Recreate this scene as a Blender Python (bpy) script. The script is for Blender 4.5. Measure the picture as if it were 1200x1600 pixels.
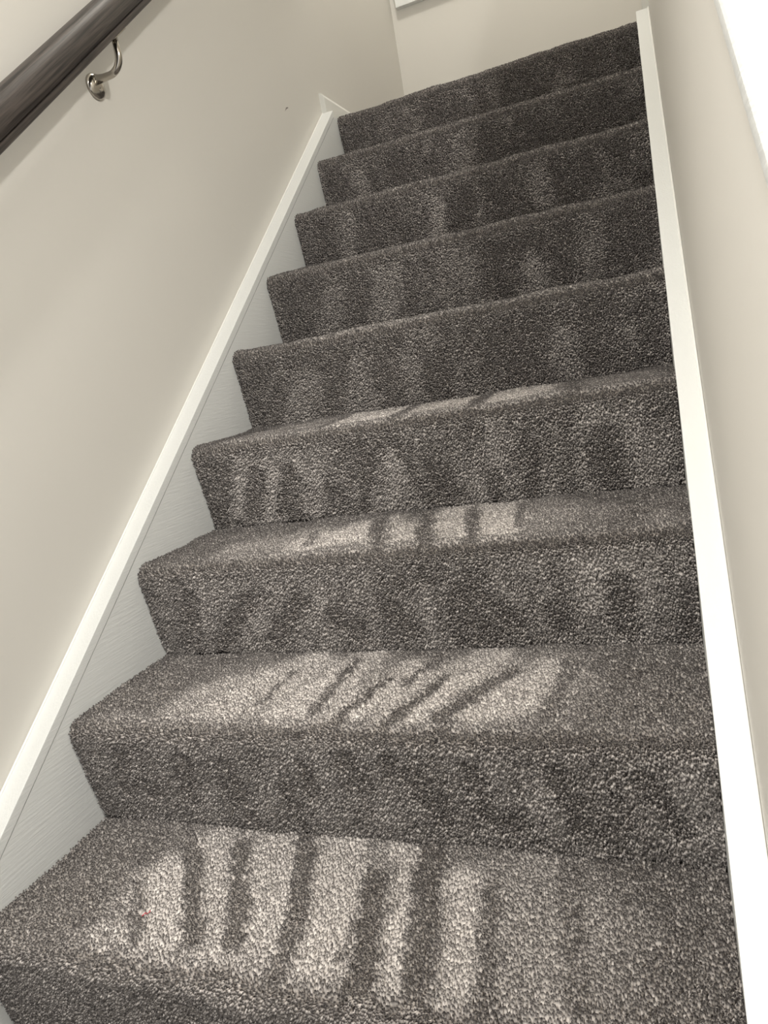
import bpy, bmesh, math, random
import numpy as np
from mathutils import Vector, Matrix
random.seed(4); rng = np.random.default_rng(11)
for o in list(bpy.data.objects): bpy.data.objects.remove(o)
SC = bpy.context.scene
C = SC.collection
PI = math.pi

# ------------------------------------------------------------------ camera
cam_d = bpy.data.cameras.new('camera'); cam = bpy.data.objects.new('camera', cam_d); C.objects.link(cam)
cam_d.sensor_fit = 'VERTICAL'; cam_d.sensor_height = 24.0; cam_d.lens = 1142.08/1600*24.0
cam_d.clip_start = 0.01; cam_d.clip_end = 60
CAM = Vector((0.97198, -0.58201, 0.68135))
_y, _p, _r = 0.388623502, 0.200450474, -0.177402419
def _rot():
    cy, sy, cp, sp, cr, sr = math.cos(_y), math.sin(_y), math.cos(_p), math.sin(_p), math.cos(_r), math.sin(_r)
    B = np.array([[1,0,0],[0,0,-1],[0,1,0]], float)
    Ry = np.array([[cy,-sy,0],[sy,cy,0],[0,0,1]])
    Rp = np.array([[1,0,0],[0,cp,-sp],[0,sp,cp]])
    Rr = np.array([[cr,-sr,0],[sr,cr,0],[0,0,1]])
    return Rr @ Rp @ B @ Ry.T
_R = _rot()
m = Matrix.Identity(4)
for i in range(3):
    m[i][0] = _R[0][i]; m[i][1] = -_R[1][i]; m[i][2] = -_R[2][i]; m[i][3] = CAM[i]
cam.matrix_world = m
SC.camera = cam

# ------------------------------------------------------------------ world, lights, exposure
w = bpy.data.worlds.new('world'); SC.world = w; w.use_nodes = True
bg = w.node_tree.nodes['Background']; bg.inputs[0].default_value = (1.0, 0.985, 0.955, 1); bg.inputs[1].default_value = 1.0
def lamp(name, loc, power, radius, col, cone=None):
    """a ceiling lamp or added fill: bare bulb, or a downward spot with a soft-edged cone (degrees)"""
    d = bpy.data.lights.new(name, 'SPOT' if cone else 'POINT'); d.energy = power; d.shadow_soft_size = radius; d.color = col
    if cone: d.spot_size = math.radians(cone); d.spot_blend = 1.0
    o = bpy.data.objects.new(name, d); o.location = loc; C.objects.link(o); return o
lamp('hall_light', (1.63, -0.11, 1.94), 46, 0.05, (1, .965, .91))
lamp('stair_light', (0.72, -1.00, 2.40), 90, 0.09, (1, .965, .91), 150)
lamp('entry_fill', (0.12, -1.00, 2.05), 118, 0.12, (1, .965, .91), 146)  # unseen fill added to brighten the right wall and lower risers
lamp('landing_light', (0.34, 2.05, 3.70), 41, 0.07, (1, .955, .88))
SC.view_settings.view_transform = 'Standard'; SC.view_settings.look = 'None'
SC.view_settings.gamma = 1.0; SC.view_settings.use_curve_mapping = False
SC.view_settings.exposure = -0.02

# ------------------------------------------------------------------ dimensions
G, R = 0.25, 0.191257          # going, rise
SL = R/G                       # slope of the flight
OV, RN = 0.026, 0.028          # overhang of the nosing, nosing radius
W = 0.99                       # clear width between the strings
XL, XR = -0.0405, 1.0255          # plaster faces of the side walls
YB = 3.05                      # landing's back wall
K0, K1 = -1, 8
ZL = K1*R; ZF = (K0-1)*R       # landing and hall levels
def zs(y, h): return SL*y + h

# ------------------------------------------------------------------ materials
def nt(name):
    m = bpy.data.materials.new(name); m.use_nodes = True
    n = m.node_tree; b = n.nodes['Principled BSDF']; return m, n, b
def node(n, t, **kw):
    x = n.nodes.new(t)
    for k, v in kw.items(): setattr(x, k, v)
    return x
def paint(name, col, rough, var=0.03, bump=0.05, scale=60.0, streak=None, spec=0.4):
    m, n, b = nt(name)
    tc = node(n, 'ShaderNodeTexCoord'); mp = node(n, 'ShaderNodeMapping')
    n.links.new(tc.outputs['Object'], mp.inputs['Vector'])
    if streak: mp.inputs['Rotation'].default_value = streak[0]; mp.inputs['Scale'].default_value = streak[1]
    a = node(n, 'ShaderNodeTexNoise'); a.inputs['Scale'].default_value = 2.2; a.inputs['Detail'].default_value = 3
    n.links.new(tc.outputs['Object'], a.inputs['Vector'])
    mx = node(n, 'ShaderNodeMix', data_type='RGBA')
    mx.inputs['A'].default_value = (*[c*(1-var) for c in col], 1); mx.inputs['B'].default_value = (*[min(1, c*(1+var)) for c in col], 1)
    n.links.new(a.outputs['Fac'], mx.inputs['Factor']); n.links.new(mx.outputs['Result'], b.inputs['Base Color'])
    f = node(n, 'ShaderNodeTexNoise'); f.inputs['Scale'].default_value = scale; f.inputs['Detail'].default_value = 4
    n.links.new(mp.outputs['Vector'], f.inputs['Vector'])
    bp = node(n, 'ShaderNodeBump'); bp.inputs['Strength'].default_value = bump; bp.inputs['Distance'].default_value = 0.002
    n.links.new(f.outputs['Fac'], bp.inputs['Height']); n.links.new(bp.outputs['Normal'], b.inputs['Normal'])
    b.inputs['Roughness'].default_value = rough; b.inputs['Specular IOR Level'].default_value = spec
    return m
ang = math.atan(SL)
M_wall = paint('wall_paint', (0.715, 0.694, 0.645), 0.75, 0.02, 0.06, 90, spec=0.25)
M_white = paint('white_gloss_paint', (0.80, 0.815, 0.80), 0.35, 0.015, 0.3, 40, ((-ang-.35, 0, 0), (8, 0.5, 8)), spec=0.45)
M_skirt = paint('skirting_paint', (0.80, 0.80, 0.76), 0.4, 0.015, 0.1, 40)
M_ceilp = paint('ceiling_paint', (.82, .81, .78), .8, .01, .04, 80, spec=.2)
M_ceil = paint('caulk_white', (0.88, 0.88, 0.85), 0.5, 0.01, 0.2, 120)

def carpet_mat(name, pile):
    m, n, b = nt(name)
    b.inputs['Roughness'].default_value = 0.95; b.inputs['Specular IOR Level'].default_value = 0.08
    if not pile:
        t = node(n, 'ShaderNodeTexNoise'); t.inputs['Scale'].default_value = 300
        r = node(n, 'ShaderNodeValToRGB'); r.color_ramp.elements[0].color = (.045, .04, .038, 1); r.color_ramp.elements[1].color = (.11, .10, .095, 1)
        n.links.new(t.outputs['Fac'], r.inputs['Fac']); n.links.new(r.outputs['Color'], b.inputs['Base Color'])
        return m
    at = node(n, 'ShaderNodeAttribute', attribute_name='tone', attribute_type='INSTANCER')
    tp = node(n, 'ShaderNodeAttribute', attribute_name='tip', attribute_type='GEOMETRY')
    ramp = node(n, 'ShaderNodeValToRGB')       # yarn blend: charcoal to warm taupe
    e = ramp.color_ramp.elements; e[0].color = YARN[0]; e[1].color = YARN[2]
    x = ramp.color_ramp.elements.new(0.5); x.color = YARN[1]
    n.links.new(at.outputs['Fac'], ramp.inputs['Fac'])
    mx = node(n, 'ShaderNodeMix', data_type='RGBA'); mx.blend_type = 'MULTIPLY'; mx.inputs['Factor'].default_value = 1
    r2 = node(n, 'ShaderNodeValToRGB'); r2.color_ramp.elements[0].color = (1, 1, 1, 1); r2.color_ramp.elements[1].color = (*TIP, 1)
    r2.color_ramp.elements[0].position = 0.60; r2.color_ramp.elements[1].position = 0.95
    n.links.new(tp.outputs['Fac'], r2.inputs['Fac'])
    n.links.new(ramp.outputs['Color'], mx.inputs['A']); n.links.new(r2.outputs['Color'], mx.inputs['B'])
    n.links.new(mx.outputs['Result'], b.inputs['Base Color'])
    return m
YARN = [(0.22, 0.201, 0.194, 1), (0.62, 0.578, 0.545, 1), (0.92, 0.865, 0.82, 1)]
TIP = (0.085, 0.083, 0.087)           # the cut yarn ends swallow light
M_back = carpet_mat('carpet_backing', False)
M_pile = carpet_mat('carpet_yarn', True)

def wood():
    m, n, b = nt('dark_stained_wood')
    tc = node(n, 'ShaderNodeTexCoord'); mp = node(n, 'ShaderNodeMapping'); mp.inputs['Scale'].default_value = (90, 90, 2.2)
    n.links.new(tc.outputs['Object'], mp.inputs['Vector'])
    t = node(n, 'ShaderNodeTexNoise'); t.inputs['Scale'].default_value = 3.0; t.inputs['Detail'].default_value = 6; t.inputs['Distortion'].default_value = .6
    n.links.new(mp.outputs['Vector'], t.inputs['Vector'])
    r = node(n, 'ShaderNodeValToRGB'); r.color_ramp.elements[0].position = .35; r.color_ramp.elements[1].position = .7
    r.color_ramp.elements[0].color = (.012, .0095, .009, 1); r.color_ramp.elements[1].color = (.080, .064, .056, 1)
    n.links.new(t.outputs['Fac'], r.inputs['Fac']); n.links.new(r.outputs['Color'], b.inputs['Base Color'])
    bp = node(n, 'ShaderNodeBump'); bp.inputs['Strength'].default_value = .3; bp.inputs['Distance'].default_value = .001
    n.links.new(t.outputs['Fac'], bp.inputs['Height']); n.links.new(bp.outputs['Normal'], b.inputs['Normal'])
    b.inputs['Roughness'].default_value = .44
    return m
M_wood = wood()
M_metal, _n, _b = nt('satin_nickel'); _b.inputs['Base Color'].default_value = (.46, .43, .385, 1); _b.inputs['Metallic'].default_value = 1; _b.inputs['Roughness'].default_value = .16
M_red, _n, _b = nt('red_thread'); _b.inputs['Base Color'].default_value = (.55, .04, .06, 1); _b.inputs['Roughness'].default_value = .9
M_scuff, _n, _b = nt('grey_scuff'); _b.inputs['Base Color'].default_value = (.22, .20, .18, 1); _b.inputs['Roughness'].default_value = .9
M_art = paint('pale_backing_board', (.78, .77, .73), .7, .03, .05, 30)

# ------------------------------------------------------------------ helpers
def tag(o, label=None, cat=None, group=None, kind=None):
    if label: o['label'] = label
    if cat: o['category'] = cat
    if group: o['group'] = group
    if kind: o['kind'] = kind
    return o
def obj(name, me, mat, parent=None, smooth=False):
    o = bpy.data.objects.new(name, me); C.objects.link(o)
    if mat: me.materials.append(mat)
    if parent: o.parent = parent
    if smooth:
        for p in me.polygons: p.use_smooth = True
    return o
def empty(name, loc=(0, 0, 0)):
    o = bpy.data.objects.new(name, None); o.location = loc; o.empty_display_size = .1; C.objects.link(o); return o
def child(name, me, mat, parent, smooth=False):
    """mesh given in world coordinates, parented to an empty at its own location"""
    me.transform(Matrix.Translation(-parent.location))
    return obj(name, me, mat, parent, smooth)
def bm_mesh(bm, name='m', bevel=0.0, seg=2):
    bmesh.ops.recalc_face_normals(bm, faces=bm.faces)
    if bevel: bmesh.ops.bevel(bm, geom=list(bm.edges), offset=bevel, segments=seg, affect='EDGES', profile=.6)
    me = bpy.data.meshes.new(name); bm.to_mesh(me); bm.free(); return me
def box(x0, x1, y0, y1, z0, z1, bevel=0.0, seg=2):
    bm = bmesh.new(); v = [bm.verts.new((x, y, z)) for x in (x0, x1) for y in (y0, y1) for z in (z0, z1)]
    for f in ((0,1,3,2),(4,6,7,5),(0,4,5,1),(2,3,7,6),(0,2,6,4),(1,5,7,3)): bm.faces.new([v[i] for i in f])
    return bm_mesh(bm, 'box', bevel, seg)
def prism_x(poly, x0, x1, bevel=0.0, seg=2):
    """poly of (y,z) extruded along x"""
    bm = bmesh.new(); a = [bm.verts.new((x0, y, z)) for y, z in poly]; b = [bm.verts.new((x1, y, z)) for y, z in poly]
    n = len(poly); bm.faces.new(a); bm.faces.new(b[::-1])
    for i in range(n): bm.faces.new((a[i], b[i], b[(i+1) % n], a[(i+1) % n]))
    return bm_mesh(bm, 'prism', bevel, seg)
def tube(pts, r, seg=14, caps=True, flat=None):
    bm = bmesh.new(); rings = []
    pts = [Vector(p) for p in pts]; rad = r if isinstance(r, (list, tuple)) else [r]*len(pts)
    up = Vector((0, 1, 0.01))
    for i, p in enumerate(pts):
        d = (pts[min(i+1, len(pts)-1)] - pts[max(i-1, 0)]).normalized()
        s = d.cross(up).normalized(); t = s.cross(d).normalized()
        rings.append([bm.verts.new(p + (s*math.cos(2*PI*j/seg) + t*math.sin(2*PI*j/seg))*rad[i]) for j in range(seg)])
    for a, b in zip(rings, rings[1:]):
        for j in range(seg): bm.faces.new((a[j], a[(j+1) % seg], b[(j+1) % seg], b[j]))
    if caps: bm.faces.new(rings[0][::-1]); bm.faces.new(rings[-1])
    return bm_mesh(bm, 'tube')

# ------------------------------------------------------------------ the setting
YF = -1.6
tag(obj('wall_left', box(XL-.12, XL, YF, YB+.12, ZF-.1, 4.3), M_wall), 'tall cream painted wall along the left of the stairs', None, None, 'structure')
tag(obj('wall_back', box(XL, 2.7, YB, YB+.12, ZF-.1, 4.3), M_wall), 'cream painted wall behind the top landing', None, None, 'structure')
hk = 0.880
def knee(h): return [(-.9, ZF-.1), (-.9, zs(-.9, h)), (2.0, zs(2.0, h)), (YB, zs(2.0, h)), (YB, ZF-.1)]
bm = bmesh.new(); bm.from_mesh(prism_x(knee(hk-.022), XR, XR+.11)); bm.from_mesh(prism_x(knee(hk), XR+.012, XR+.098))   # groove added under the capping to darken its shadow band
wr = bpy.data.meshes.new('wall_right'); bm.to_mesh(wr); bm.free()
tag(obj('wall_right', wr, M_wall), 'half-height cream wall sloping up along the right of the stairs', None, None, 'structure')
tag(obj('wall_hall', box(2.7, 2.8, YF, YB+.12, ZF-.1, 4.3), M_wall), 'cream wall of the hall beyond the half-height wall', None, None, 'structure')
tag(obj('floor', box(XL-.12, 2.8, YF, YB, ZF-.1, ZF), M_back), 'grey carpeted hall floor at the foot of the stairs', None, None, 'structure')
tag(obj('landing_floor', box(XL, XR, 2.0+G+OV, YB, ZL-.2, ZL), M_back), 'grey carpeted landing at the top of the stairs', None, None, 'structure')

tag(obj('ceiling', box(XL-.12, 2.8, -.2, YB+.12, 4.0, 4.1), M_ceilp), 'white ceiling high over the stairs and landing', None, None, 'structure')
tag(obj('ceiling_hall', prism_x([(YF, 2.52), (-.1, 2.52), (-.1, 4.0), (-.2, 4.0), (-.2, 2.62), (YF, 2.62)], XL-.12, 2.8), M_ceilp), 'white hall ceiling before the stairwell', None, None, 'structure')
# white capping along the top of the half-height wall
cap_poly = lambda y0, y1, h0, h1: [(y0, zs(y0, h0)), (y1, zs(y1, h0)), (y1, zs(y1, h1)), (y0, zs(y0, h1))]
o = obj('trim_1', prism_x(cap_poly(-.92, 2.0, hk-.004, hk+.026), XR-.006, XR+.125, .010, 5), M_white)
tag(o, 'white capping board along the top of the right half-height wall', None, None, 'structure')

# landing skirting boards
def skirting(name, xw, d, label):
    """profile (x,z) extruded along y; xw wall face, d direction into the room"""
    pr = [(0, -.01), (.018, -.01), (.018, .060), (.0165, .064), (.008, .0755), (.005, .0765), (0, .0765)]
    bm = bmesh.new(); rings = [[bm.verts.new((xw+d*u, y, ZL+v)) for u, v in pr] for y in (1.975, YB)]
    n = len(pr)
    for j in range(n): bm.faces.new((rings[0][j], rings[0][(j+1) % n], rings[1][(j+1) % n], rings[1][j]))
    bm.faces.new(rings[0]); bm.faces.new(rings[1][::-1])
    tag(obj(name, bm_mesh(bm), M_skirt), label, None, None, 'structure')
skirting('baseboard_left', XL, 1, 'white skirting board on the left landing wall')
skirting('baseboard_right', XR, -1, 'white skirting board on the right landing wall')

# ------------------------------------------------------------------ staircase
stair = empty('staircase', (W/2, 0, ZF))
tag(stair, 'carpeted staircase in charcoal taupe pile rising between white strings', 'staircase')

def string_board(xi, xo, label):
    """board against the wall (x between xi inner face and xo wall face) and its capping"""
    e = 0.001 if xi < .5 else -0.001
    y0, y1 = -.62, 1.975
    s = child('string', prism_x([(y0, zs(y0, -.33)), (y1+.2, zs(y1+.2, -.33)), (y1+.06, ZL), (y1, zs(y1, .0085)), (y0, zs(y0, .0085))], xi, xo), M_white, stair)
    s['label'] = label
    b = prism_x([(y0, zs(y0, .0105)), (y1, zs(y1, .0105)), (y1, zs(y1, .031)), (y0, zs(y0, .031))], xi+e, xo, .0012, 2)
    b.transform(Matrix.Translation(-stair.location)); c = obj('string_cap', b, M_white, s)
    # thin line of filler where capping meets plaster
    d = -1 if xi > .5 else 1
    q = prism_x([(y0, zs(y0, .030)), (y1, zs(y1, .030)), (y1, zs(y1, .0345)), (y0, zs(y0, .0345))], xo, xo + d*.004, .001, 1)
    q.transform(Matrix.Translation(-stair.location)); obj('filler_bead', q, M_ceil, s)
string_board(0.0, XL+.0005, 'white painted wall string under the dark handrail')
string_board(W, XR-.0005, 'white painted wall string beside the half-height wall')

# --- step profile: list of (y, z, ny, nz, s) from the back crease of the tread to the foot of the riser
def profile():
    E = np.array([OV, -R]); c = np.array([RN, -RN]); d = E-c; L = np.hypot(*d)
    a0 = math.atan2(d[1], d[0]); be = math.acos(RN/L); at = a0-be          # tangent point on the front side
    at = at % (2*PI)
    T = c + RN*np.array([math.cos(at), math.sin(at)])
    segs = [('tread', np.array([G+OV, 0.]), np.array([RN, 0.])), ('arc', c, (PI/2, at)), ('riser', T, E)]
    return segs
SEG = profile()
L_t = G+OV-RN; L_a = RN*(SEG[1][2][1]-PI/2); L_r = float(np.hypot(*(SEG[2][2]-SEG[2][1]))); L_all = L_t+L_a+L_r
def prof(s):
    s = np.asarray(s, float); y = np.zeros_like(s); z = np.zeros_like(s); ny = np.zeros_like(s); nz = np.zeros_like(s)
    t = s <= L_t; y[t] = G+OV-s[t]; nz[t] = 1
    a = (s > L_t) & (s <= L_t+L_a); th = PI/2+(s[a]-L_t)/RN
    y[a] = RN+RN*np.cos(th); z[a] = -RN+RN*np.sin(th); ny[a] = np.cos(th); nz[a] = np.sin(th)
    r = s > L_t+L_a; T, E = SEG[2][1], SEG[2][2]; u = (s[r]-L_t-L_a)/L_r
    y[r] = T[0]+(E[0]-T[0])*u; z[r] = T[1]+(E[1]-T[1])*u; th = SEG[1][2][1]; ny[r] = math.cos(th); nz[r] = math.sin(th)
    return y, z, ny, nz

def vnoise(x, y, seed):
    """smooth value noise, vectorised, 0..1"""
    xi = np.floor(x).astype(int); yi = np.floor(y).astype(int); fx = x-xi; fy = y-yi
    fx = fx*fx*(3-2*fx); fy = fy*fy*(3-2*fy)
    def hsh(i, j):
        n = (i*374761393 + j*668265263 + seed*982451653) & 0x7fffffff
        n = ((n ^ (n >> 13))*1274126177) & 0x7fffffff
        return ((n ^ (n >> 16)) & 0xffff)/65535.0
    return (hsh(xi, yi)*(1-fx)+hsh(xi+1, yi)*fx)*(1-fy) + (hsh(xi, yi+1)*(1-fx)+hsh(xi+1, yi+1)*fx)*fy

PILE = 0.0076
# brush marks left in the pile, per step: (x0, s0, x1, s1, half width, +laid back / -standing); s runs from the tread's back crease over the nosing
STROKES = {
 0: [(.27,.17,.78,.15,.075,.62),(0.218,0.127,0.303,0.239,0.038,1),(0.249,0.03,0.386,0.23,0.027,0.9),(0.334,0.004,0.461,0.222,0.037,0.9),(0.451,-0.009,0.531,0.23,0.041,1),(0.568,0.02,0.632,0.243,0.026,1),(0.669,0.082,0.702,0.242,0.027,0.95),(0.753,0.047,0.772,0.23,0.049,0.62),(0.202,0.245,0.606,0.212,0.027,0.85),(0.142,0.287,0.296,0.229,0.031,0.55),(0.21,0.034,0.789,0.005,0.023,0.4),(0.22,0.048,0.341,0.22,0.014,-1),(0.305,0.038,0.402,0.214,0.014,-1),(0.401,-0.003,0.464,0.158,0.017,-1),(0.464,0.158,0.483,0.247,0.012,-0.9),(0.548,0.075,0.594,0.271,0.02,-1),(0.6,-0.012,0.659,0.251,0.021,-0.9),(0.704,0.066,0.733,0.245,0.014,-0.7),(0.549,0.203,0.55,0.205,0.007,-0.8),(0.402,0.269,0.418,0.273,0.02,-0.7),(0.183,0.139,0.261,0.235,0.009,-0.6),(0.799,0.017,0.831,0.219,0.016,-0.5)],
 1: [(.25,.16,.76,.13,.062,.68),(0.192,0.203,0.306,0.123,0.036,0.85),(0.291,0.222,0.35,0.062,0.035,0.95),(0.399,0.229,0.451,0.039,0.034,1),(0.494,0.226,0.55,0.09,0.026,1),(0.578,0.233,0.67,0.058,0.032,1),(0.679,0.227,0.778,0.115,0.032,0.95),(0.155,0.256,0.529,0.262,0.014,0.55),(0.329,0.196,0.334,0.087,0.007,-0.6),(0.439,0.222,0.434,0.044,0.009,-0.9),(0.481,0.254,0.519,0.113,0.01,-1),(0.56,0.277,0.612,0.118,0.011,-1),(0.455,0.277,0.489,0.25,0.012,-0.9),(0.638,0.228,0.717,0.093,0.014,-0.9),(0.791,0.21,0.803,0.073,0.015,-0.7),(0.64,0.282,0.655,0.24,0.009,-0.7),(0.561,0.124,0.587,0.031,0.01,-0.7),(0.096,0.326,0.073,0.395,0.015,-0.9),(0.116,0.388,0.133,0.395,0.021,-0.9),(0.217,0.327,0.198,0.399,0.02,-0.9),(0.302,0.323,0.303,0.386,0.011,-0.9),(0.303,0.386,0.313,0.443,0.011,-0.9),(0.429,0.323,0.435,0.383,0.012,-0.9),(0.385,0.361,0.397,0.448,0.011,-0.9),(0.501,0.308,0.526,0.364,0.015,-0.9),(0.596,0.337,0.626,0.415,0.015,-0.9),(0.686,0.321,0.699,0.397,0.015,-0.9),(0.709,0.413,0.736,0.407,0.017,-0.9),(0.799,0.325,0.816,0.409,0.016,-0.9),(0.907,0.329,0.941,0.408,0.018,-0.9),(0.828,0.413,0.844,0.412,0.017,-0.9),(0.564,0.311,0.567,0.339,0.011,-0.9),(0.048,0.257,0.468,0.298,0.021,0.6),(0.399,0.283,0.662,0.285,0.013,0.55),(0.243,0.37,0.23,0.457,0.014,0.6),(0.772,0.343,0.771,0.408,0.018,0.5),(0.384,0.331,0.344,0.421,0.015,0.5)],
 2: [(.18,.19,.80,.15,.032,.62),(0.181,0.241,0.316,0.158,0.022,0.75),(0.328,0.235,0.46,0.12,0.026,1),(0.492,0.205,0.575,0.146,0.025,1),(0.618,0.24,0.574,0.054,0.027,1.05),(0.694,0.215,0.657,0.035,0.032,1.05),(0.755,0.171,0.752,0.072,0.029,0.65),(0.817,0.162,0.857,0.156,0.024,0.5),(0.946,0.218,0.959,0.212,0.014,0.5),(0.494,0.245,0.436,0.065,0.013,-1),(0.582,0.249,0.52,0.045,0.013,-1),(0.661,0.244,0.617,0.06,0.01,-0.9),(0.344,0.215,0.322,0.138,0.007,-0.5),(0.727,0.194,0.709,0.055,0.009,-0.6),(0.109,0.335,0.067,0.426,0.018,-0.9),(0.225,0.348,0.134,0.446,0.019,-0.9),(0.337,0.354,0.26,0.429,0.018,-0.9),(0.391,0.389,0.439,0.417,0.021,-0.9),(0.503,0.381,0.535,0.42,0.02,-0.9),(0.636,0.351,0.615,0.432,0.021,-0.9),(0.706,0.39,0.713,0.414,0.019,-0.9),(0.776,0.405,0.788,0.423,0.019,-0.9),(0.883,0.353,0.882,0.432,0.021,-0.9),(0.976,0.37,0.972,0.435,0.011,-0.9),(0.196,0.293,0.462,0.304,0.021,0.5),(0.254,0.363,0.207,0.445,0.017,0.6),(0.367,0.381,0.311,0.44,0.016,0.55),(0.572,0.353,0.559,0.44,0.013,0.55)],
 3: [(0.12,0.19,0.36,0.17,0.03,0.75),(0.34,0.17,0.56,0.16,0.036,1),(0.56,0.16,0.74,0.165,0.036,1),(0.74,0.17,0.93,0.18,0.028,0.6),(0.455,0.05,0.475,0.24,0.012,-0.8),(0.3,0.08,0.315,0.24,0.01,-0.6),(0.62,0.05,0.63,0.24,0.014,-0.8),(0.8,0.05,0.82,0.24,0.016,-0.7),(0.528,0.488,0.471,0.295,0.01,-0.7),(0.08,0.33,0.04,0.412,0.011,-0.9),(0.151,0.344,0.11,0.43,0.02,-0.9),(0.228,0.347,0.185,0.427,0.014,-0.9),(0.412,0.341,0.37,0.455,0.013,-0.9),(0.309,0.395,0.324,0.411,0.016,-0.9),(0.548,0.385,0.558,0.432,0.03,-0.9),(0.733,0.358,0.723,0.44,0.015,-0.9),(0.858,0.362,0.859,0.43,0.029,-0.9),(0.654,0.4,0.651,0.452,0.015,-0.9),(0.111,0.336,0.073,0.423,0.013,0.6),(0.187,0.345,0.149,0.431,0.014,0.6),(0.291,0.329,0.262,0.427,0.019,0.5),(0.462,0.35,0.447,0.445,0.018,0.5)],
 4: [(0.18,0.19,0.62,0.19,0.01,0.9),(0.62,0.19,0.95,0.2,0.008,0.5),(0.116,0.359,0.078,0.434,0.019,-0.9),(0.26,0.336,0.228,0.44,0.025,-0.9),(0.372,0.34,0.358,0.397,0.018,-0.9),(0.52,0.365,0.502,0.45,0.029,-0.9),(0.68,0.35,0.673,0.433,0.028,-0.9),(0.855,0.317,0.855,0.422,0.039,-0.9),(0.952,0.323,0.943,0.437,0.017,-0.9),(0.174,0.368,0.141,0.451,0.025,0.48),(0.323,0.346,0.288,0.449,0.023,0.44),(0.447,0.352,0.443,0.441,0.019,0.4),(0.784,0.369,0.788,0.438,0.026,0.4)],
 5: [(0.108,0.349,0.072,0.428,0.018,-0.9),(0.263,0.33,0.238,0.424,0.024,-0.9),(0.404,0.327,0.392,0.42,0.02,-0.9),(0.6,0.337,0.594,0.412,0.026,-0.9),(0.787,0.306,0.781,0.405,0.023,-0.9),(0.899,0.317,0.897,0.4,0.023,-0.9),(0.184,0.347,0.151,0.434,0.023,0.44),(0.335,0.328,0.321,0.423,0.027,0.48),(0.703,0.374,0.708,0.42,0.021,0.56),(0.507,0.318,0.497,0.408,0.03,0.4)],
 6: [(0.097,0.324,0.08,0.402,0.02,-0.9),(0.22,0.325,0.202,0.41,0.028,-0.9),(0.488,0.32,0.475,0.4,0.027,-0.9),(0.648,0.31,0.632,0.402,0.023,-0.9),(0.81,0.334,0.802,0.394,0.026,-0.9),(0.158,0.329,0.147,0.407,0.023,0.44),(0.438,0.341,0.431,0.416,0.022,0.56),(0.713,0.326,0.72,0.39,0.022,0.48)],
 7: [(0.065,0.335,0.055,0.391,0.023,-0.9),(0.265,0.328,0.248,0.417,0.031,-0.9),(0.549,0.328,0.543,0.415,0.03,-0.9),(0.808,0.329,0.797,0.409,0.042,-0.9),(0.131,0.342,0.127,0.398,0.026,0.48),(0.465,0.36,0.464,0.413,0.022,0.48)],
 8: [(0.074,0.312,0.057,0.379,0.025,-0.9),(0.352,0.317,0.34,0.392,0.039,-0.9),(0.609,0.313,0.594,0.401,0.038,-0.9),(0.844,0.326,0.834,0.411,0.038,-0.9)],
}
def wobble(k, x, s):
    return (vnoise(x*9, s*7+k*3.1, 5)-.5)*.006 + (vnoise(x*26, s*22+k*1.7, 9)-.5)*.003
SOFT = {0: 1.2, 1: 1.5, 2: 2.6, 3: 5.0, 4: 9.0}
DARK = {-1: 38, 0: 38, 1: 36, 2: 26, 3: 14, 4: 6, 5: 1, 6: -2, 7: -5, 8: -8}     # lean of the pile brushed up the risers
def brushed(k, x, s):
    """how far the pile is brushed back: 0 standing towards the stair foot, 1 laid back up the stairs"""
    riser = np.clip((s-(L_t+.5*L_a))/.02, 0, 1)
    n1 = vnoise(x*24, s*7+k*9.3, 21); n2 = vnoise(x*60, s*40+k*5.7, 33); n3 = vnoise(x*9+3, s*9+k*4.1, 41)
    base = .20+.16*(n2-.5)+.14*(n3-.5)
    mval = base*(1-riser) + riser*((.36 if k <= 2 else (.28 if k == 3 else .09))+(.44 if k <= 3 else .42)*(n1-.5)+.20*(n2-.5)+.18*(n3-.5))
    mval = mval + .20*np.exp(-((s-(L_t+.022))/.028)**2)
    wx = x+(vnoise(x*70, s*70, 51+k)-.5)*.012+(vnoise(x*200, s*200, 61+k)-.5)*.006
    ws = s+(vnoise(x*70, s*70, 71+k)-.5)*.014+(vnoise(x*200, s*200, 81+k)-.5)*.006
    for sign in (1, -1):
        for x0, s0, x1, s1, hw, val in STROKES.get(k, ()):
            if val*sign < 0: continue
            if k >= 4 and val > 0 and s0 > .26: val *= .72
            on_tread = min(s0, s1) <= L_t+.01
            q = 1/SOFT.get(k, 1) if on_tread else 1.0          # brush marks on the treads run long front to back
            dx, ds = x1-x0, (s1-s0)*q; L2 = dx*dx+ds*ds+1e-9
            t = np.clip(((wx-x0)*dx+(ws-s0)*q*ds)/L2, 0, 1)
            d = np.hypot(wx-x0-t*dx, (ws-s0)*q-t*ds)/(hw*(1.3 if sign > 0 else 1.0))
            f = np.clip(((1.6-d)/1.25) if sign > 0 else ((1.45-d)/.95), 0, 1); f = f*f*(3-2*f)
            if on_tread and sign > 0: f = f*np.clip((L_t+.030-s)/.034, 0, 1)
            if sign > 0: mval = np.maximum(mval, mval+(val-mval)*f)
            else: mval = mval*(1-.9*abs(val)*f)
    return np.clip(mval+rng.normal(0, .09, len(x)), 0, 1.05)

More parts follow.
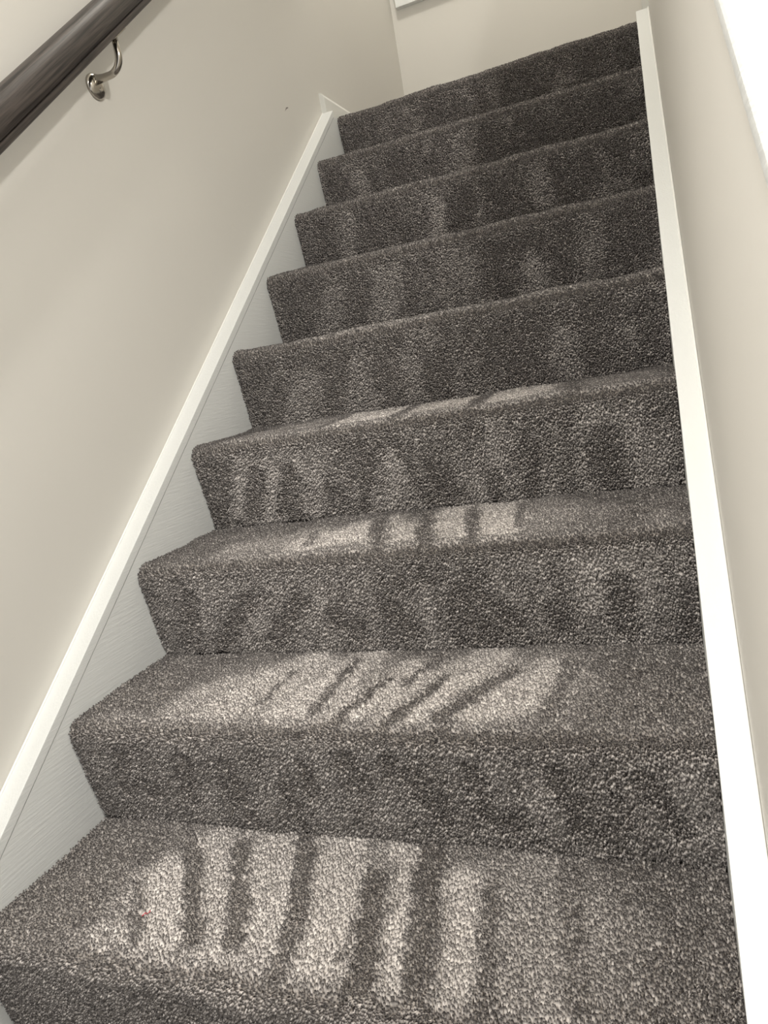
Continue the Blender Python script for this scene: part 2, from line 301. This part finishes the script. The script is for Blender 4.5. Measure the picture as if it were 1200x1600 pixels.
def make_step(k, spacing):
    # solid step below the pile
    ss = np.concatenate([np.linspace(0, L_t, 8), L_t+np.linspace(0, L_a, 12)[1:], L_t+L_a+np.linspace(0, L_r, 6)[1:]])
    y, z, ny, nz = prof(ss); nx_ = 34; xs = np.linspace(0.0, W, nx_)
    bm = bmesh.new(); grid = []
    for i in range(len(ss)):
        row = []
        for x in xs:
            wv = float(wobble(k, np.array([x]), np.array([ss[i]]))[0]); off = -PILE*.8+wv
            row.append(bm.verts.new((x, k*G+y[i]+ny[i]*off, k*R+z[i]+nz[i]*off)))
        grid.append(row)
    for i in range(len(ss)-1):
        for j in range(nx_-1): bm.faces.new((grid[i][j], grid[i][j+1], grid[i+1][j+1], grid[i+1][j]))
    lo = [(k*G+G+OV, k*R-R-.012), (k*G+OV+.01, k*R-R-.012)]
    a = [bm.verts.new((0, *p)) for p in lo]; b = [bm.verts.new((W, *p)) for p in lo]
    bm.faces.new([r[0] for r in grid]+[a[1], a[0]]); bm.faces.new([r[-1] for r in grid]+[b[1], b[0]])
    bm.faces.new((a[0], a[1], b[1], b[0])); bm.faces.new(grid[0]+[b[0], a[0]]); bm.faces.new(grid[-1]+[b[1], a[1]])
    st = child('step', bm_mesh(bm, 'step'), M_back, stair)
    # the pile: one tuft per point
    ns = int(L_all/spacing); nxp = int(W/spacing)
    S, X = np.meshgrid((np.arange(ns)+.5)/ns*(L_all+.007)-.006, (np.arange(nxp)+.5)/nxp*(W-.003)+.0015, indexing='ij')
    S = S.ravel()+rng.uniform(-.5, .5, S.size)*spacing*.95; X = X.ravel()+rng.uniform(-.5, .5, X.size)*spacing*.95
    S = np.clip(S, -.006, L_all); X = np.clip(X, .0008, W-.0008)
    y, z, ny, nz = prof(S); off = wobble(k, X, S)-PILE
    P = np.stack([X, k*G+y+ny*off, k*R+z+nz*off], 1)
    N = np.stack([np.zeros_like(ny), ny, nz], 1); T = np.stack([np.zeros_like(ny), nz, -ny], 1)   # T points back up the flight
    mv = brushed(k, X, S)
    rw = np.clip((S-(L_t+.25*L_a))/(.9*L_a), 0, 1); rl = DARK[k]-(114 if k <= 3 else 104)*np.minimum(mv, 1)
    lean = np.radians((-46+118*np.minimum(mv, 1))*(1-rw)+rl*rw) + rng.normal(0, 1, len(X))*(.20-.08*np.clip(mv, 0, 1)); side = rng.normal(0, .24, len(X))*(1-.4*np.clip(mv, 0, 1))
    D = N*np.cos(lean)[:, None] + T*np.sin(lean)[:, None]; D[:, 0] += side*.8
    # tufts beside the strings stand straight
    D /= np.linalg.norm(D, axis=1)[:, None]
    th = np.arccos(np.clip(D[:, 2], -1, 1)); ph = np.arctan2(D[:, 1], D[:, 0])
    rot = np.stack([np.zeros_like(th), th, ph], 1)
    ln = PILE*rng.uniform(.9, 1.2, len(X))*(1+.35*mv); rad = spacing*rng.uniform(.44, .66, len(X))*(1+.28*mv)
    scl = np.stack([rad, rad, ln], 1)
    tone = np.clip(rng.normal(.47, .165, len(X)), 0, 1)
    me = bpy.data.meshes.new('pile'); P = P-np.array(stair.location); me.vertices.add(len(P)); me.vertices.foreach_set('co', P.astype(np.float32).ravel())
    for nm, typ, arr in (('rot', 'FLOAT_VECTOR', rot), ('scl', 'FLOAT_VECTOR', scl), ('tone', 'FLOAT', tone)):
        a = me.attributes.new(nm, typ, 'POINT'); a.data.foreach_set('vector' if typ == 'FLOAT_VECTOR' else 'value', arr.astype(np.float32).ravel())
    me.update()
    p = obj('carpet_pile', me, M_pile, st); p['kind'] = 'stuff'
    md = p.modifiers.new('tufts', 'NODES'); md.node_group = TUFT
    return st

def tuft_group():
    g = bpy.data.node_groups.new('tufts', 'GeometryNodeTree')
    g.interface.new_socket('Geometry', in_out='INPUT', socket_type='NodeSocketGeometry')
    g.interface.new_socket('Geometry', in_out='OUTPUT', socket_type='NodeSocketGeometry')
    N = g.nodes.new; L = g.links.new
    gi = N('NodeGroupInput'); go = N('NodeGroupOutput')
    sph = N('GeometryNodeMeshUVSphere'); sph.inputs['Segments'].default_value = 6; sph.inputs['Rings'].default_value = 5; sph.inputs['Radius'].default_value = 1
    cone = N('GeometryNodeTransform'); L(sph.outputs['Mesh'], cone.inputs['Geometry'])
    cone.inputs['Scale'].default_value = (1, 1, .5); cone.inputs['Translation'].default_value = (0, 0, .5)
    pos = N('GeometryNodeInputPosition'); sep = N('ShaderNodeSeparateXYZ'); L(pos.outputs[0], sep.inputs[0])
    sa = N('GeometryNodeStoreNamedAttribute'); sa.data_type = 'FLOAT'; sa.domain = 'POINT'; sa.inputs['Name'].default_value = 'tip'
    L(cone.outputs['Geometry'], sa.inputs['Geometry']); L(sep.outputs['Z'], sa.inputs['Value'])
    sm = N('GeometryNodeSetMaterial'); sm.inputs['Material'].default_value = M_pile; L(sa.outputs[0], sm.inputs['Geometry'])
    mp = N('GeometryNodeMeshToPoints'); L(gi.outputs[0], mp.inputs['Mesh'])
    ip = N('GeometryNodeInstanceOnPoints'); L(mp.outputs[0], ip.inputs['Points']); L(sm.outputs[0], ip.inputs['Instance'])
    def att(nm, typ):
        a = N('GeometryNodeInputNamedAttribute'); a.data_type = typ; a.inputs['Name'].default_value = nm; return a.outputs['Attribute']
    er = N('FunctionNodeEulerToRotation'); L(att('rot', 'FLOAT_VECTOR'), er.inputs[0]); L(er.outputs[0], ip.inputs['Rotation'])
    L(att('scl', 'FLOAT_VECTOR'), ip.inputs['Scale'])
    L(ip.outputs[0], go.inputs[0])
    return g
TUFT = tuft_group()
for k in range(K0, K1+1):
    make_step(k, .0027 if k <= 2 else (.0029 if k <= 5 else .0032))

# ------------------------------------------------------------------ handrail on the left wall
rail = empty('handrail', (0.03, 0.77, zs(.77, .80)))
tag(rail, 'dark stained wooden handrail on a nickel bracket along the left wall', 'handrail')
def rail_profile():
    # half width u (across), v (perpendicular to the slope, from the underside)
    h = [(.0175, 0), (.0200, .0020), (.0202, .0095), (.0190, .0112), (.0160, .0122), (.0162, .0138), (.0225, .0150), (.0254, .0185), (.0268, .026), (.0266, .036), (.0248, .046), (.0205, .0545), (.013, .0605), (.005, .063)]
    return [(u, v) for u, v in h] + [(-u, v) for u, v in h[::-1]]
def build_rail(y0, y1):
    bm = bmesh.new(); pr = rail_profile(); nv = Vector((0, -math.sin(ang), math.cos(ang))); rings = []
    for y in np.linspace(y0, y1, 14):
        c = Vector((.03, y, zs(y, .800)))
        rings.append([bm.verts.new(c + Vector((u, 0, 0)) + nv*v) for u, v in pr])
    n = len(pr)
    for a, b in zip(rings, rings[1:]):
        for j in range(n): bm.faces.new((a[j], a[(j+1) % n], b[(j+1) % n], b[j]))
    bm.faces.new(rings[0]); bm.faces.new(rings[-1][::-1])
    return bm_mesh(bm, 'rail')
me = build_rail(-.7, 1.95)
M_ = Matrix.Rotation(-(PI/2-ang), 4, 'X')      # local z runs along the rail, for the grain
me.transform(Matrix.Translation(-rail.location)); me.transform(M_.inverted())
r_ = obj('rail', me, M_wood, rail); r_.rotation_euler = M_.to_euler()
for p in me.polygons: p.use_smooth = True
me.set_sharp_from_angle(angle=math.radians(32))

def bracket(y):
    zc = zs(y, .726)
    dome = [(0, .0250), (.003, .0252), (.006, .0240), (.009, .0212), (.0115, .0170), (.0135, .0115), (.0145, .005)]
    root = child('bracket', tube([(XL+u, y, zc) for u, v in dome], [v for u, v in dome], 32), M_metal, rail, True)
    x1 = .032; r = .030; za = zc+.010; top = zs(y, .800)+.004
    pts = [(XL+.004, y, za+.003), (XL+.014, y, za+.001), (XL+.026, y, za)]
    for a in np.linspace(0, PI/2, 10): pts.append((x1-r+r*math.sin(a), y, za+r-r*math.cos(a)))
    pts.append((x1-.001, y, top))
    for nm, me in (('arm', tube(pts, [.0105, .0085, .0074]+[.0070]*10+[.0062], 16)),
                   ('screw', tube([(XL+.011, y, zc-.009), (XL+.0150, y, zc-.009), (XL+.0152, y, zc-.009)], [.0046, .0042, .003], 14))):
        me.transform(Matrix.Translation(-rail.location)); obj(nm, me, M_metal, root, True)
    nv = Vector((0, -math.sin(ang), math.cos(ang))); tv = Vector((0, math.cos(ang), math.sin(ang)))
    bm = bmesh.new(); c = Vector((.03, y, zs(y, .800)))
    vs = [bm.verts.new(c + Vector((sx*.011, 0, 0)) + tv*(.012+st*.026) + nv*dn) for sx in (-1, 1) for st in (-1, 1) for dn in (-.0035, 0)]
    for f in ((0,1,3,2),(4,6,7,5),(0,4,5,1),(2,3,7,6),(0,2,6,4),(1,5,7,3)): bm.faces.new([vs[i] for i in f])
    me = bm_mesh(bm, 'saddle', .001); me.transform(Matrix.Translation(-rail.location)); obj('saddle_plate', me, M_metal, root)
bracket(.772)

# ------------------------------------------------------------------ frame on the landing's back wall
fx0, fx1, fz0, fz1, fy0, fy1 = -.010, .50, 2.222, 2.95, YB-.028, YB
fr = empty('wall_frame', ((fx0+fx1)/2, YB, fz0)); tag(fr, 'white rectangular frame on the landing wall at the top edge', 'frame')
fw = .045
for a in ((fx0, fx1, fz0, fz0+fw), (fx0, fx1, fz1-fw, fz1), (fx0, fx0+fw, fz0+fw, fz1-fw), (fx1-fw, fx1, fz0+fw, fz1-fw)):
    child('frame_bar', box(a[0], a[1], fy0, fy1, a[2], a[3], .0012, 1), M_white, fr)
child('backing_board', box(fx0+fw, fx1-fw, fy0+.010, fy1-.002, fz0+fw, fz1-fw), M_art, fr)

# ------------------------------------------------------------------ small marks
sc = obj('scuff_mark', prism_x([(1.672, 1.4800), (1.688, 1.4905), (1.699, 1.4950), (1.701, 1.4985), (1.686, 1.4945)], XL, XL+.0004), M_scuff)
tag(sc, 'tiny dark scuff on the left wall near the top stairs', 'scuff')
px, py = .244, .083
tag(obj('red_fluff', tube([(px-.004, py-.003, .001), (px-.001, py+.002, .003), (px+.002, py-.001, .0032), (px+.0035, py+.005, .0022), (px+.001, py+.008, .001)], .0006, 6), M_red),
    'tiny red thread caught in the carpet of the lowest step', 'thread')
